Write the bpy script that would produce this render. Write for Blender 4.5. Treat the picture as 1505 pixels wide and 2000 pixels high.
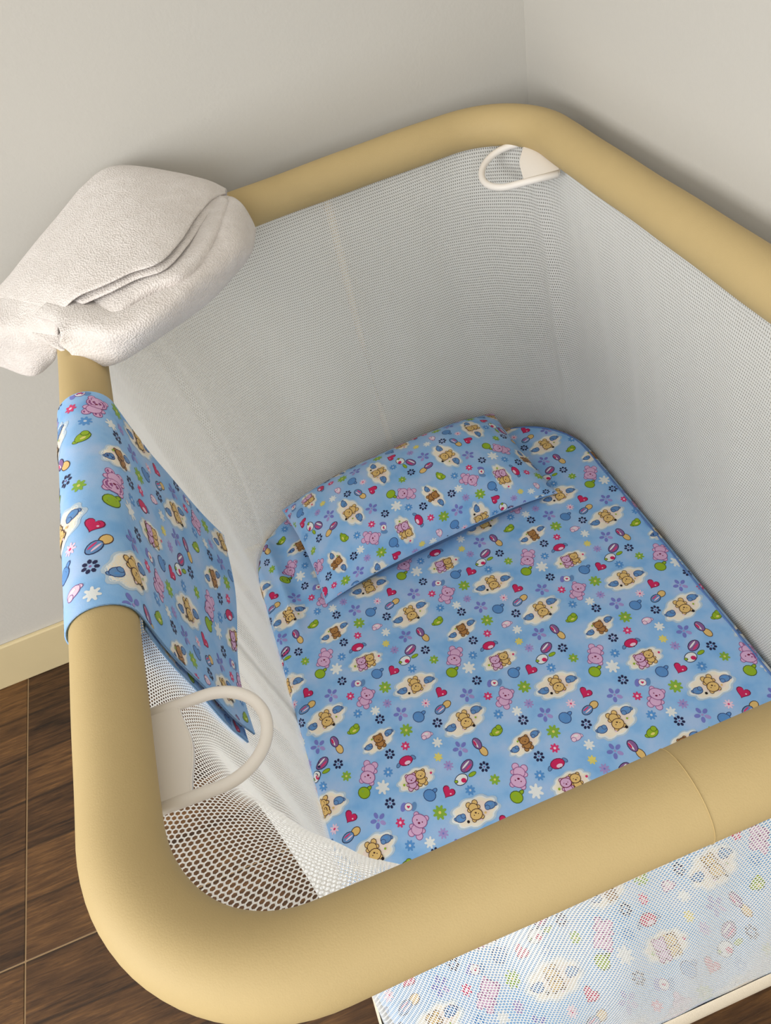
import bpy, bmesh, math, random
import numpy as np
from mathutils import Matrix, Vector

random.seed(4)
rng = np.random.default_rng(11)
scene = bpy.context.scene
for o in list(bpy.data.objects):
    bpy.data.objects.remove(o)
col = scene.collection

# ------------------------------------------------------------------ camera
CAM = Vector((-0.1415, -0.6011, 1.3613))
R_ = Vector((0.9270, -0.3196, -0.1961))
U_ = Vector((0.3679, 0.6735, 0.6411))
F_ = Vector((0.0728, 0.6665, -0.7420))
cam_data = bpy.data.cameras.new('camera')
cam = bpy.data.objects.new('camera', cam_data)
col.objects.link(cam)
m = Matrix((R_, U_, -F_)).transposed().to_4x4()
m.translation = CAM
cam.matrix_world = m
cam_data.sensor_fit = 'VERTICAL'
cam_data.sensor_height = 36.0
cam_data.sensor_width = 36.0
cam_data.lens = 1418.2 * 36.0 / 2000.0
cam_data.clip_start = 0.02
scene.camera = cam

# ------------------------------------------------------------------ light
world = bpy.data.worlds.new('world')
scene.world = world
world.use_nodes = True
bg = world.node_tree.nodes['Background']
bg.inputs[0].default_value = (0.80, 0.88, 1.0, 1)
bg.inputs[1].default_value = 1.0

XL, XR, YF, YB, ZC = -2.7, 0.4034, -2.9, 0.5577, 2.6      # room
WY0, WY1, WZ0, WZ1 = -1.95, -0.35, 0.75, 2.25             # window opening in the left wall

sun_area = bpy.data.lights.new('window_daylight', 'AREA')
sun_area.shape = 'RECTANGLE'
sun_area.size = WZ1 - WZ0
sun_area.size_y = WY1 - WY0
sun_area.energy = 125
sun_area.color = (1.0, 0.985, 0.96)
wl = bpy.data.objects.new('window_daylight', sun_area)
col.objects.link(wl)
wl.location = (XL + 0.02, (WY0 + WY1) / 2, (WZ0 + WZ1) / 2)
wl.rotation_euler = (0, -math.pi / 2, 0)

# front fill: added light in an invented window behind the camera
VX0, VX1, VZ0, VZ1 = -1.7, -0.1, 1.20, 2.30
a2 = bpy.data.lights.new('front_fill_light', 'AREA')
a2.shape = 'RECTANGLE'; a2.size = VX1 - VX0; a2.size_y = VZ1 - VZ0
a2.energy = 42; a2.color = (0.97, 0.985, 1.0)
wl2 = bpy.data.objects.new('front_fill_light', a2)
col.objects.link(wl2)
wl2.location = ((VX0 + VX1) / 2, YF + 0.02, (VZ0 + VZ1) / 2)
wl2.rotation_euler = (math.pi / 2, 0, 0)

scene.view_settings.view_transform = 'Standard'
scene.view_settings.look = 'None'
scene.view_settings.gamma = 1.0
scene.view_settings.use_curve_mapping = False
scene.view_settings.exposure = -0.76


# ------------------------------------------------------------------ helpers
def lin(r, g, b):
    f = lambda c: c / 12.92 if c <= 0.04045 else ((c + 0.055) / 1.055) ** 2.4
    return (f(r / 255), f(g / 255), f(b / 255), 1.0)


def tag(o, label=None, cat=None, group=None, kind=None):
    if label: o['label'] = label
    if cat: o['category'] = cat
    if group: o['group'] = group
    if kind: o['kind'] = kind
    return o


def empty(name, loc=(0, 0, 0)):
    o = bpy.data.objects.new(name, None)
    o.empty_display_size = 0.05
    o.location = loc
    col.objects.link(o)
    return o


def link(name, me, mat=None, parent=None):
    o = bpy.data.objects.new(name, me)
    col.objects.link(o)
    if mat is not None:
        for mm in (mat if isinstance(mat, (list, tuple)) else [mat]):
            me.materials.append(mm)
    if parent is not None:
        o.parent = parent
        o.matrix_parent_inverse = Matrix.Translation(-Vector(parent.location)) if parent.type == 'EMPTY' else Matrix()
    return o


def smooth(me):
    me.polygons.foreach_set('use_smooth', [True] * len(me.polygons))


def mesh_np(name, V, faces=None, quads=None, tris=None):
    """fast mesh from numpy arrays of quads and tris"""
    me = bpy.data.meshes.new(name)
    V = np.asarray(V, np.float32)
    loops, starts, tot = [], [], 0
    if quads is not None and len(quads):
        q = np.asarray(quads, np.int32)
        loops.append(q.ravel()); starts.append(tot + np.arange(len(q)) * 4); tot += q.size
    if tris is not None and len(tris):
        t = np.asarray(tris, np.int32)
        loops.append(t.ravel()); starts.append(tot + np.arange(len(t)) * 3); tot += t.size
    loops = np.concatenate(loops).astype(np.int32)
    starts = np.concatenate(starts).astype(np.int32)
    me.vertices.add(len(V)); me.vertices.foreach_set('co', V.ravel())
    me.loops.add(len(loops)); me.loops.foreach_set('vertex_index', loops)
    me.polygons.add(len(starts)); me.polygons.foreach_set('loop_start', starts)
    me.update(calc_edges=True)
    return me


def box_mesh(name, x0, x1, y0, y1, z0, z1, bevel=0.0, seg=2):
    bm = bmesh.new()
    bmesh.ops.create_cube(bm, size=1)
    for v in bm.verts:
        v.co = Vector(((x0 + x1) / 2 + v.co.x * (x1 - x0), (y0 + y1) / 2 + v.co.y * (y1 - y0), (z0 + z1) / 2 + v.co.z * (z1 - z0)))
    if bevel:
        bmesh.ops.bevel(bm, geom=bm.edges[:], offset=bevel, segments=seg, profile=0.5, affect='EDGES')
    me = bpy.data.meshes.new(name)
    bm.to_mesh(me); bm.free()
    return me


def tube(P, rad, n=16, closed=False, caps=True, up=(0, 0, 1)):
    """sweep a circle along points P; rad scalar or list; returns V, quads, tris"""
    P = np.asarray(P, float); N = len(P)
    T = np.roll(P, -1, 0) - np.roll(P, 1, 0)
    if not closed:
        T[0] = P[1] - P[0]; T[-1] = P[-1] - P[-2]
    T /= np.linalg.norm(T, axis=1)[:, None]
    up = np.asarray(up, float)
    s = np.cross(T, up)
    bad = np.linalg.norm(s, axis=1) < 1e-3
    s[bad] = np.cross(T[bad], (1, 0.1, 0))
    s /= np.linalg.norm(s, axis=1)[:, None]
    b = np.cross(s, T)
    a = np.linspace(0, 2 * np.pi, n, endpoint=False)
    rr = np.broadcast_to(np.asarray(rad, float), (N,))
    V = P[:, None] + rr[:, None, None] * (np.cos(a)[None, :, None] * s[:, None] + np.sin(a)[None, :, None] * b[:, None])
    V = V.reshape(-1, 3)
    i = np.arange(N if closed else N - 1)[:, None]; j = np.arange(n)[None]
    i2 = (i + 1) % N; j2 = (j + 1) % n
    q = np.stack([i * n + j, i * n + j2, i2 * n + j2, i2 * n + j], -1).reshape(-1, 4)
    t = []
    if not closed and caps:
        V = np.concatenate([V, P[:1], P[-1:]])
        for k in range(n):
            t.append((N * n, (k + 1) % n, k)); t.append((N * n + 1, (N - 1) * n + k, (N - 1) * n + (k + 1) % n))
    return V, q, np.array(t, int).reshape(-1, 3)


def tube_obj(name, P, rad, mat, parent, n=16, closed=False, up=(0, 0, 1)):
    V, q, t = tube(P, rad, n, closed, up=up)
    me = mesh_np(name, V, quads=q, tris=t)
    smooth(me)
    return link(name, me, mat, parent)


# ------------------------------------------------------------------ materials
def new_mat(name):
    mt = bpy.data.materials.new(name)
    mt.use_nodes = True
    nt = mt.node_tree
    return mt, nt, nt.nodes['Principled BSDF']


def N(nt, kind, **kw):
    n = nt.nodes.new(kind)
    for k, v in kw.items():
        setattr(n, k, v)
    return n


def simple_mat(name, c, rough=0.6, noise_scale=40, var=0.06, bump=0.0, bump_scale=300, spec=0.4, sheen=0.0):
    mt, nt, b = new_mat(name)
    tc = N(nt, 'ShaderNodeTexCoord')
    nz = N(nt, 'ShaderNodeTexNoise'); nz.inputs['Scale'].default_value = noise_scale; nz.inputs['Detail'].default_value = 5
    nt.links.new(tc.outputs['Object'], nz.inputs['Vector'])
    mx = N(nt, 'ShaderNodeMix', data_type='RGBA')
    mx.inputs[6].default_value = tuple(x * (1 - var) for x in c[:3]) + (1,)
    mx.inputs[7].default_value = tuple(min(1, x * (1 + var)) for x in c[:3]) + (1,)
    nt.links.new(nz.outputs['Fac'], mx.inputs[0])
    nt.links.new(mx.outputs[2], b.inputs['Base Color'])
    b.inputs['Roughness'].default_value = rough
    b.inputs['Specular IOR Level'].default_value = spec
    if sheen:
        b.inputs['Sheen Weight'].default_value = sheen
    if bump:
        n2 = N(nt, 'ShaderNodeTexNoise'); n2.inputs['Scale'].default_value = bump_scale; n2.inputs['Detail'].default_value = 3
        nt.links.new(tc.outputs['Object'], n2.inputs['Vector'])
        bp = N(nt, 'ShaderNodeBump'); bp.inputs['Strength'].default_value = bump; bp.inputs['Distance'].default_value = 0.002
        nt.links.new(n2.outputs['Fac'], bp.inputs['Height'])
        nt.links.new(bp.outputs['Normal'], b.inputs['Normal'])
    return mt


M = {}
M['wall'] = simple_mat('painted_plaster', lin(193, 190, 183), 0.85, 3, 0.015, 0.12, 180, spec=0.2)
M['ceiling'] = simple_mat('ceiling_paint', lin(246, 245, 242), 0.9, 3, 0.01, spec=0.2)
M['skirting'] = simple_mat('cream_skirting', lin(208, 191, 150), 0.55, 12, 0.05, 0.05, 90)
M['rail'] = simple_mat('cream_vinyl_padding', lin(188, 165, 117), 0.65, 60, 0.025, 0.10, 900, spec=0.35)
M['seam'] = simple_mat('rail_stitching', lin(182, 158, 108), 0.7)
M['plastic'] = simple_mat('white_plastic', lin(240, 234, 226), 0.35, 20, 0.01, spec=0.45)
M['board'] = simple_mat('white_base_board', lin(236, 232, 224), 0.6, 15, 0.02)
M['hem'] = simple_mat('cream_hem_tape', lin(238, 226, 204), 0.8, 200, 0.05, 0.3, 700)
M['metal'] = simple_mat('painted_tube', lin(236, 220, 190), 0.4, 20, 0.02)
M['rubber'] = simple_mat('grey_rubber', lin(120, 116, 110), 0.8)
M['window_frame'] = simple_mat('window_frame_paint', lin(235, 235, 232), 0.5)
M['grout'] = simple_mat('floor_grout', lin(150, 124, 92), 0.9, 50, 0.1)


def wood_mat():
    mt, nt, b = new_mat('wood_look_tile')
    tc = N(nt, 'ShaderNodeTexCoord')
    geo = N(nt, 'ShaderNodeNewGeometry')
    oi = N(nt, 'ShaderNodeObjectInfo')
    sep = N(nt, 'ShaderNodeSeparateXYZ')
    nt.links.new(geo.outputs['Position'], sep.inputs[0])

    def math_(op, a, bb=None, cc=None):
        n = N(nt, 'ShaderNodeMath', operation=op)
        for k, v in enumerate((a, bb, cc)):
            if v is None: continue
            if isinstance(v, (int, float)): n.inputs[k].default_value = v
            else: nt.links.new(v, n.inputs[k])
        return n.outputs[0]
    # wavy plank coordinate
    wob = N(nt, 'ShaderNodeTexNoise'); wob.inputs['Scale'].default_value = 1.0; wob.inputs['Detail'].default_value = 4
    mp0 = N(nt, 'ShaderNodeMapping'); mp0.inputs['Scale'].default_value = (4, 14, 1)
    nt.links.new(geo.outputs['Position'], mp0.inputs[0]); nt.links.new(mp0.outputs[0], wob.inputs['Vector'])
    yy = math_('ADD', sep.outputs[1], math_('MULTIPLY', wob.outputs['Fac'], 0.016))
    pl = math_('DIVIDE', math_('ADD', yy, 0.062), 0.1035)
    idx = math_('FLOOR', pl)
    fr = math_('FRACT', pl)
    edge = math_('MINIMUM', fr, math_('SUBTRACT', 1.0, fr))
    # per-plank, per-tile random
    cmb = N(nt, 'ShaderNodeCombineXYZ'); nt.links.new(idx, cmb.inputs[0]); nt.links.new(oi.outputs['Random'], cmb.inputs[1])
    wn = N(nt, 'ShaderNodeTexWhiteNoise'); nt.links.new(cmb.outputs[0], wn.inputs['Vector'])
    # grain coordinates, long along X
    off = N(nt, 'ShaderNodeVectorMath', operation='SCALE'); off.inputs['Scale'].default_value = 7.0
    nt.links.new(wn.outputs['Color'], off.inputs[0])
    add = N(nt, 'ShaderNodeVectorMath', operation='ADD')
    nt.links.new(geo.outputs['Position'], add.inputs[0]); nt.links.new(off.outputs[0], add.inputs[1])
    mp = N(nt, 'ShaderNodeMapping'); mp.inputs['Scale'].default_value = (7, 95, 5)
    nt.links.new(add.outputs[0], mp.inputs[0])
    g1 = N(nt, 'ShaderNodeTexNoise'); g1.inputs['Scale'].default_value = 1.6; g1.inputs['Detail'].default_value = 9; g1.inputs['Roughness'].default_value = 0.68; g1.inputs['Distortion'].default_value = 0.6
    nt.links.new(mp.outputs[0], g1.inputs['Vector'])
    mp2 = N(nt, 'ShaderNodeMapping'); mp2.inputs['Scale'].default_value = (5, 11, 5)
    nt.links.new(add.outputs[0], mp2.inputs[0])
    g2 = N(nt, 'ShaderNodeTexNoise'); g2.inputs['Scale'].default_value = 1.5; g2.inputs['Detail'].default_value = 4
    nt.links.new(mp2.outputs[0], g2.inputs['Vector'])
    f = math_('ADD', math_('MULTIPLY', g1.outputs['Fac'], 0.72), math_('ADD', math_('MULTIPLY', g2.outputs['Fac'], 0.36), math_('MULTIPLY', wn.outputs['Value'], 0.16)))
    ramp = N(nt, 'ShaderNodeValToRGB')
    cr = ramp.color_ramp
    cr.elements[0].position = 0.40; cr.elements[0].color = lin(30, 19, 11)
    cr.elements[1].position = 0.80; cr.elements[1].color = lin(120, 85, 48)
    e = cr.elements.new(0.54); e.color = lin(66, 44, 25)
    e = cr.elements.new(0.66); e.color = lin(88, 60, 34)
    nt.links.new(f, ramp.inputs[0])
    # dark crack between printed planks, uneven
    crk = N(nt, 'ShaderNodeMapRange'); crk.inputs[1].default_value = 0.012; crk.inputs[2].default_value = 0.045; crk.inputs[3].default_value = 0.75; crk.inputs[4].default_value = 0.0
    nt.links.new(edge, crk.inputs[0])
    ck = math_('MULTIPLY', crk.outputs[0], math_('MINIMUM', math_('MULTIPLY', g2.outputs['Fac'], 1.7), 1.0))
    mx = N(nt, 'ShaderNodeMix', data_type='RGBA')
    nt.links.new(ck, mx.inputs[0]); nt.links.new(ramp.outputs[0], mx.inputs[6]); mx.inputs[7].default_value = lin(27, 18, 12)
    nt.links.new(mx.outputs[2], b.inputs['Base Color'])
    b.inputs['Roughness'].default_value = 0.45
    b.inputs['Specular IOR Level'].default_value = 0.35
    bp = N(nt, 'ShaderNodeBump'); bp.inputs['Strength'].default_value = 0.25; bp.inputs['Distance'].default_value = 0.002
    nt.links.new(g1.outputs['Fac'], bp.inputs['Height']); nt.links.new(bp.outputs[0], b.inputs['Normal'])
    return mt


M['wood'] = wood_mat()


def cloth_mat(name, base, ink=False):
    mt, nt, b = new_mat(name)
    tc = N(nt, 'ShaderNodeTexCoord')
    nz = N(nt, 'ShaderNodeTexNoise'); nz.inputs['Scale'].default_value = 26; nz.inputs['Detail'].default_value = 3
    nt.links.new(tc.outputs['Object'], nz.inputs['Vector'])
    n3 = N(nt, 'ShaderNodeTexNoise'); n3.inputs['Scale'].default_value = 900; n3.inputs['Detail'].default_value = 1
    nt.links.new(tc.outputs['Object'], n3.inputs['Vector'])
    if ink:
        at = N(nt, 'ShaderNodeAttribute'); at.attribute_name = 'print_ink'
        hs = N(nt, 'ShaderNodeHueSaturation')
        mr = N(nt, 'ShaderNodeMapRange'); mr.inputs[3].default_value = 0.86; mr.inputs[4].default_value = 1.14
        nt.links.new(nz.outputs['Fac'], mr.inputs[0]); nt.links.new(mr.outputs[0], hs.inputs['Value'])
        nt.links.new(at.outputs['Color'], hs.inputs['Color'])
        src = hs.outputs[0]
    else:
        ramp = N(nt, 'ShaderNodeValToRGB'); cr = ramp.color_ramp
        cr.elements[0].position = 0.28; cr.elements[0].color = lin(124, 178, 232)
        cr.elements[1].position = 0.70; cr.elements[1].color = lin(172, 200, 238)
        e = cr.elements.new(0.46); e.color = lin(146, 192, 238)
        nt.links.new(nz.outputs['Fac'], ramp.inputs[0])
        src = ramp.outputs[0]
    nt.links.new(src, b.inputs['Base Color'])
    b.inputs['Roughness'].default_value = 0.9
    b.inputs['Specular IOR Level'].default_value = 0.15
    b.inputs['Sheen Weight'].default_value = 0.15
    bp = N(nt, 'ShaderNodeBump'); bp.inputs['Strength'].default_value = 0.2; bp.inputs['Distance'].default_value = 0.0006
    nt.links.new(n3.outputs['Fac'], bp.inputs['Height']); nt.links.new(bp.outputs[0], b.inputs['Normal'])
    return mt


M['cloth'] = cloth_mat('blue_printed_cotton', None)
M['ink'] = cloth_mat('cotton_print_ink', None, ink=True)
M['piping'] = simple_mat('blue_piping', lin(92, 128, 186), 0.9, 120, 0.25)


def net_mat():
    mt, nt, b = new_mat('white_net_thread')
    b.inputs['Base Color'].default_value = lin(251, 251, 248)
    b.inputs['Roughness'].default_value = 0.7
    b.inputs['Specular IOR Level'].default_value = 0.2
    tr = N(nt, 'ShaderNodeBsdfTranslucent'); tr.inputs[0].default_value = lin(251, 251, 248)
    mx = N(nt, 'ShaderNodeMixShader'); mx.inputs[0].default_value = 0.35
    nt.links.new(b.outputs[0], mx.inputs[1]); nt.links.new(tr.outputs[0], mx.inputs[2])
    nt.links.new(mx.outputs[0], nt.nodes['Material Output'].inputs[0])
    return mt


M['net'] = net_mat()


def towel_mat():
    mt, nt, b = new_mat('white_terry')
    tc = N(nt, 'ShaderNodeTexCoord')
    v = N(nt, 'ShaderNodeTexVoronoi'); v.inputs['Scale'].default_value = 420
    nt.links.new(tc.outputs['Object'], v.inputs['Vector'])
    nz = N(nt, 'ShaderNodeTexNoise'); nz.inputs['Scale'].default_value = 60; nz.inputs['Detail'].default_value = 6
    nt.links.new(tc.outputs['Object'], nz.inputs['Vector'])
    mx = N(nt, 'ShaderNodeMix', data_type='RGBA'); mx.inputs[6].default_value = lin(212, 203, 196); mx.inputs[7].default_value = lin(235, 229, 225)
    nt.links.new(nz.outputs['Fac'], mx.inputs[0]); nt.links.new(mx.outputs[2], b.inputs['Base Color'])
    b.inputs['Roughness'].default_value = 1.0
    b.inputs['Specular IOR Level'].default_value = 0.05
    b.inputs['Sheen Weight'].default_value = 0.3
    ad = N(nt, 'ShaderNodeMath', operation='ADD')
    nt.links.new(v.outputs['Distance'], ad.inputs[0]); nt.links.new(nz.outputs['Fac'], ad.inputs[1])
    bp = N(nt, 'ShaderNodeBump'); bp.inputs['Strength'].default_value = 0.5; bp.inputs['Distance'].default_value = 0.0025
    nt.links.new(ad.outputs[0], bp.inputs['Height']); nt.links.new(bp.outputs[0], b.inputs['Normal'])
    return mt


M['towel'] = towel_mat()
mt, nt, b = new_mat('window_glass')
b.inputs['Base Color'].default_value = (0.95, 0.97, 1, 1); b.inputs['Roughness'].default_value = 0.02
b.inputs['Transmission Weight'].default_value = 1.0; b.inputs['IOR'].default_value = 1.1
M['glass'] = mt

# ------------------------------------------------------------------ room
def struct(name, me, mat):
    return tag(link(name, me, mat), kind='structure')


T = 0.12
floor = struct('floor', box_mesh('floor', XL - T, XR + T, YF - T, YB + T, -0.08, -0.0015), M['grout'])
tag(floor, 'floor of dark brown wood-look tiles with thin beige grout')
TS, GX, GY, GAP = 0.625, -0.945, -0.068, 0.0032
tile_me = box_mesh('tile', GAP / 2, TS - GAP / 2, GAP / 2, TS - GAP / 2, -0.008, 0.0, 0.0008, 1)
tile_me.materials.append(M['wood'])
ix0, ix1 = math.floor((XL - GX) / TS), math.floor((XR - GX) / TS)
iy0, iy1 = math.floor((YF - GY) / TS), math.floor((YB - GY) / TS)
for i in range(ix0, ix1 + 1):
    for j in range(iy0, iy1 + 1):
        x0, y0 = GX + i * TS, GY + j * TS
        cx0, cx1 = max(x0 + GAP / 2, XL), min(x0 + TS - GAP / 2, XR)
        cy0, cy1 = max(y0 + GAP / 2, YF), min(y0 + TS - GAP / 2, YB)
        if cx1 - cx0 < 0.02 or cy1 - cy0 < 0.02: continue
        if (cx1 - cx0) > TS - 1.5 * GAP and (cy1 - cy0) > TS - 1.5 * GAP:
            o = bpy.data.objects.new('tile', tile_me); o.location = (x0, y0, 0)
        else:
            me = box_mesh('tile', cx0, cx1, cy0, cy1, -0.008, 0.0, 0.0008, 1); me.materials.append(M['wood'])
            o = bpy.data.objects.new('tile', me)
        col.objects.link(o); o.parent = floor

tag(struct('wall_back', box_mesh('wall_back', XL - T, XR + T, YB, YB + T, 0, ZC), M['wall']), 'plain off-white painted wall behind the playpen')
tag(struct('wall_right', box_mesh('wall_right', XR, XR + T, YF - T, YB, 0, ZC), M['wall']), 'plain off-white painted wall right of the playpen')
bm = bmesh.new()
for (x0, x1, z0, z1) in ((XL - T, VX0, 0, ZC), (VX1, XR, 0, ZC), (VX0, VX1, 0, VZ0), (VX0, VX1, VZ1, ZC)):  # opening left for the added fill window
    tmp = box_mesh('t', x0, x1, YF - T, YF, z0, z1); bm.from_mesh(tmp); bpy.data.meshes.remove(tmp)
me = bpy.data.meshes.new('wall_front'); bm.to_mesh(me); bm.free()
struct('wall_front', me, M['wall'])
fill_win = struct('added_fill_window', box_mesh('added_fill_window', VX0 + 0.05, VX1 - 0.05, YF - 0.07, YF - 0.06, VZ0 + 0.05, VZ1 - 0.05), M['glass'])  # unseen window, added to carry the front fill light
bm = bmesh.new()
for (x0, x1, z0, z1) in ((VX0, VX0 + 0.06, VZ0, VZ1), (VX1 - 0.06, VX1, VZ0, VZ1), (VX0 + 0.06, VX1 - 0.06, VZ0, VZ0 + 0.06), (VX0 + 0.06, VX1 - 0.06, VZ1 - 0.06, VZ1), ((VX0 + VX1) / 2 - 0.03, (VX0 + VX1) / 2 + 0.03, VZ0 + 0.06, VZ1 - 0.06)):
    tmp = box_mesh('t', x0, x1, YF - 0.09, YF - 0.04, z0, z1); bm.from_mesh(tmp); bpy.data.meshes.remove(tmp)
me = bpy.data.meshes.new('window_frame'); bm.to_mesh(me); bm.free()
link('window_frame', me, M['window_frame'], fill_win)  # frame of the added fill window
bm = bmesh.new()
for (y0, y1, z0, z1) in ((YF, WY0, 0, ZC), (WY1, YB, 0, ZC), (WY0, WY1, 0, WZ0), (WY0, WY1, WZ1, ZC)):
    tmp = box_mesh('t', XL - T, XL, y0, y1, z0, z1); bm.from_mesh(tmp); bpy.data.meshes.remove(tmp)
me = bpy.data.meshes.new('wall_left'); bm.to_mesh(me); bm.free()
struct('wall_left', me, M['wall'])
struct('ceiling', box_mesh('ceiling', XL - T, XR + T, YF - T, YB + T, ZC, ZC + 0.1), M['ceiling'])
win = struct('window_1', box_mesh('window_1', XL - 0.07, XL - 0.06, WY0 + 0.05, WY1 - 0.05, WZ0 + 0.05, WZ1 - 0.05), M['glass'])
bm = bmesh.new()
for (y0, y1, z0, z1) in ((WY0, WY0 + 0.06, WZ0, WZ1), (WY1 - 0.06, WY1, WZ0, WZ1), (WY0 + 0.06, WY1 - 0.06, WZ0, WZ0 + 0.06), (WY0 + 0.06, WY1 - 0.06, WZ1 - 0.06, WZ1), ((WY0 + WY1) / 2 - 0.03, (WY0 + WY1) / 2 + 0.03, WZ0 + 0.06, WZ1 - 0.06)):
    tmp = box_mesh('t', XL - 0.09, XL - 0.04, y0, y1, z0, z1); bm.from_mesh(tmp); bpy.data.meshes.remove(tmp)
me = bpy.data.meshes.new('window_frame'); bm.to_mesh(me); bm.free()
wf = link('window_frame', me, M['window_frame'], win)
BH = 0.134
tag(struct('baseboard_back', box_mesh('baseboard_back', XL, XR, YB - 0.011, YB, 0, BH, 0.003), M['skirting']), 'cream skirting board along the back wall')
struct('baseboard_right', box_mesh('baseboard_right', XR - 0.009, XR, YF, YB - 0.011, 0, BH, 0.003), M['skirting'])
struct('baseboard_left', box_mesh('baseboard_left', XL, XL + 0.011, YF + 0.011, YB - 0.011, 0, BH, 0.003), M['skirting'])
struct('baseboard_front', box_mesh('baseboard_front', XL, XR - 0.009, YF, YF + 0.011, 0, BH, 0.003), M['skirting'])

# ------------------------------------------------------------------ playpen
LX, LY, RC, RT, HR = 0.7012, 0.9654, 0.1174, 0.0283, 0.894
BX0, BX1, BY0, BY1 = -0.3138, 0.384, -0.5405, 0.448           # outline of the bag's base
ZB, ZN = 0.243, 0.872                                        # hem and top of the net


def rrect_eval(s, x0, x1, y0, y1, R):
    """points on rounded rectangles by normalised arclength s (0 = middle of the front side, running to the right).
    R: one radius, or four (front right, far right, far left, front left); returns x, y, nx, ny (inward normal)"""
    s = np.asarray(s, float)
    R = list(R) if isinstance(R, (list, tuple)) else [R] * 4
    R = [np.asarray(r, float) + 0 * s for r in R]
    xm = (x0 + x1) / 2
    hp = np.pi / 2
    segs = [('l', x1 - R[0] - xm, 0), ('a', hp * R[0], 0), ('l', y1 - y0 - R[0] - R[1], 1), ('a', hp * R[1], 1), ('l', x1 - x0 - R[1] - R[2], 2),
            ('a', hp * R[2], 2), ('l', y1 - y0 - R[2] - R[3], 3), ('a', hp * R[3], 3), ('l', xm - x0 - R[3], 4)]
    d = np.mod(s, 1.0) * sum(g_[1] for g_ in segs)
    X = np.zeros_like(d); Y = np.zeros_like(d); NX = np.zeros_like(d); NY = np.zeros_like(d)
    acc = np.zeros_like(d)
    for kind, L, k in segs:
        msk = (d >= acc - 1e-9) & (d <= acc + L + 1e-9)
        t = d - acc; o = 0 * t
        if kind == 'l':
            if k == 0: x, y, nx, ny = xm + t, y0 + o, o, 1 + o
            elif k == 1: x, y, nx, ny = x1 + o, y0 + R[0] + t, o - 1, o
            elif k == 2: x, y, nx, ny = x1 - R[1] - t, y1 + o, o, o - 1
            elif k == 3: x, y, nx, ny = x0 + o, y1 - R[2] - t, 1 + o, o
            else: x, y, nx, ny = x0 + R[3] + t, y0 + o, o, 1 + o
        else:
            r = R[k]
            a = t / np.maximum(r, 1e-6) - hp + k * hp
            cx = (x1 - r) if k in (0, 1) else (x0 + r); cy = (y1 - r) if k in (1, 2) else (y0 + r)
            x, y, nx, ny = cx + r * np.cos(a), cy + r * np.sin(a), -np.cos(a), -np.sin(a)
        X = np.where(msk, x, X); Y = np.where(msk, y, Y); NX = np.where(msk, nx, NX); NY = np.where(msk, ny, NY)
        acc = acc + L
    return X, Y, NX, NY


pen = empty('playpen', (0, 0, 0))
tag(pen, 'rectangular playpen with padded cream top rail and white net sides', 'playpen')

# top rail, slightly uneven padding
sN = np.linspace(0, 1, 340, endpoint=False)
X, Y, NX, NY = rrect_eval(sN, -LX / 2, LX / 2, -LY / 2, LY / 2, RC)
Zr = HR + 0.0012 * np.sin(sN * 2 * np.pi * 5)
rr = RT * (1 + 0.012 * np.sin(sN * 2 * np.pi * 9 + 1) + 0.008 * np.sin(sN * 2 * np.pi * 23))
rail = tube_obj('top_rail', np.stack([X, Y, Zr], 1), rr, M['rail'], pen, n=40, closed=True)
# stitched seam round the front rail
a = np.linspace(0, 2 * np.pi, 48, endpoint=False)
V, q, t = tube(np.stack([-0.006 + 0 * a, -LY / 2 + (RT * 1.010) * np.cos(a), HR + (RT * 1.010) * np.sin(a)], 1), 0.00035, 6, True, up=(1, 0, 0))
me = mesh_np('seam', V, quads=q); smooth(me); link('seam', me, M['seam'], rail)


# netting: every hole is a little ring of thread
def soft_table(ts, vs_):
    """piecewise values over t, smoothed so that the net bends without kinks"""
    g_ = np.linspace(-0.3, 1.3, 801); v_ = np.interp(g_, ts, vs_)
    w_ = np.exp(-(np.linspace(-0.16, 0.16, 161) / 0.055) ** 2); w_ /= w_.sum()
    return g_, np.convolve(np.pad(v_, 80, mode='edge'), w_, mode='valid')


RN_T = soft_table([0, 0.2, 0.4, 0.6, 0.75, 0.86, 0.94, 1.0], [0.105, 0.20, 0.28, 0.325, 0.335, 0.28, 0.20, RC])
DN_T = soft_table([0, 0.2, 0.5, 0.75, 0.9, 1], [0, 0.25, 0.8, 1, 0.6, 0])


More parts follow.
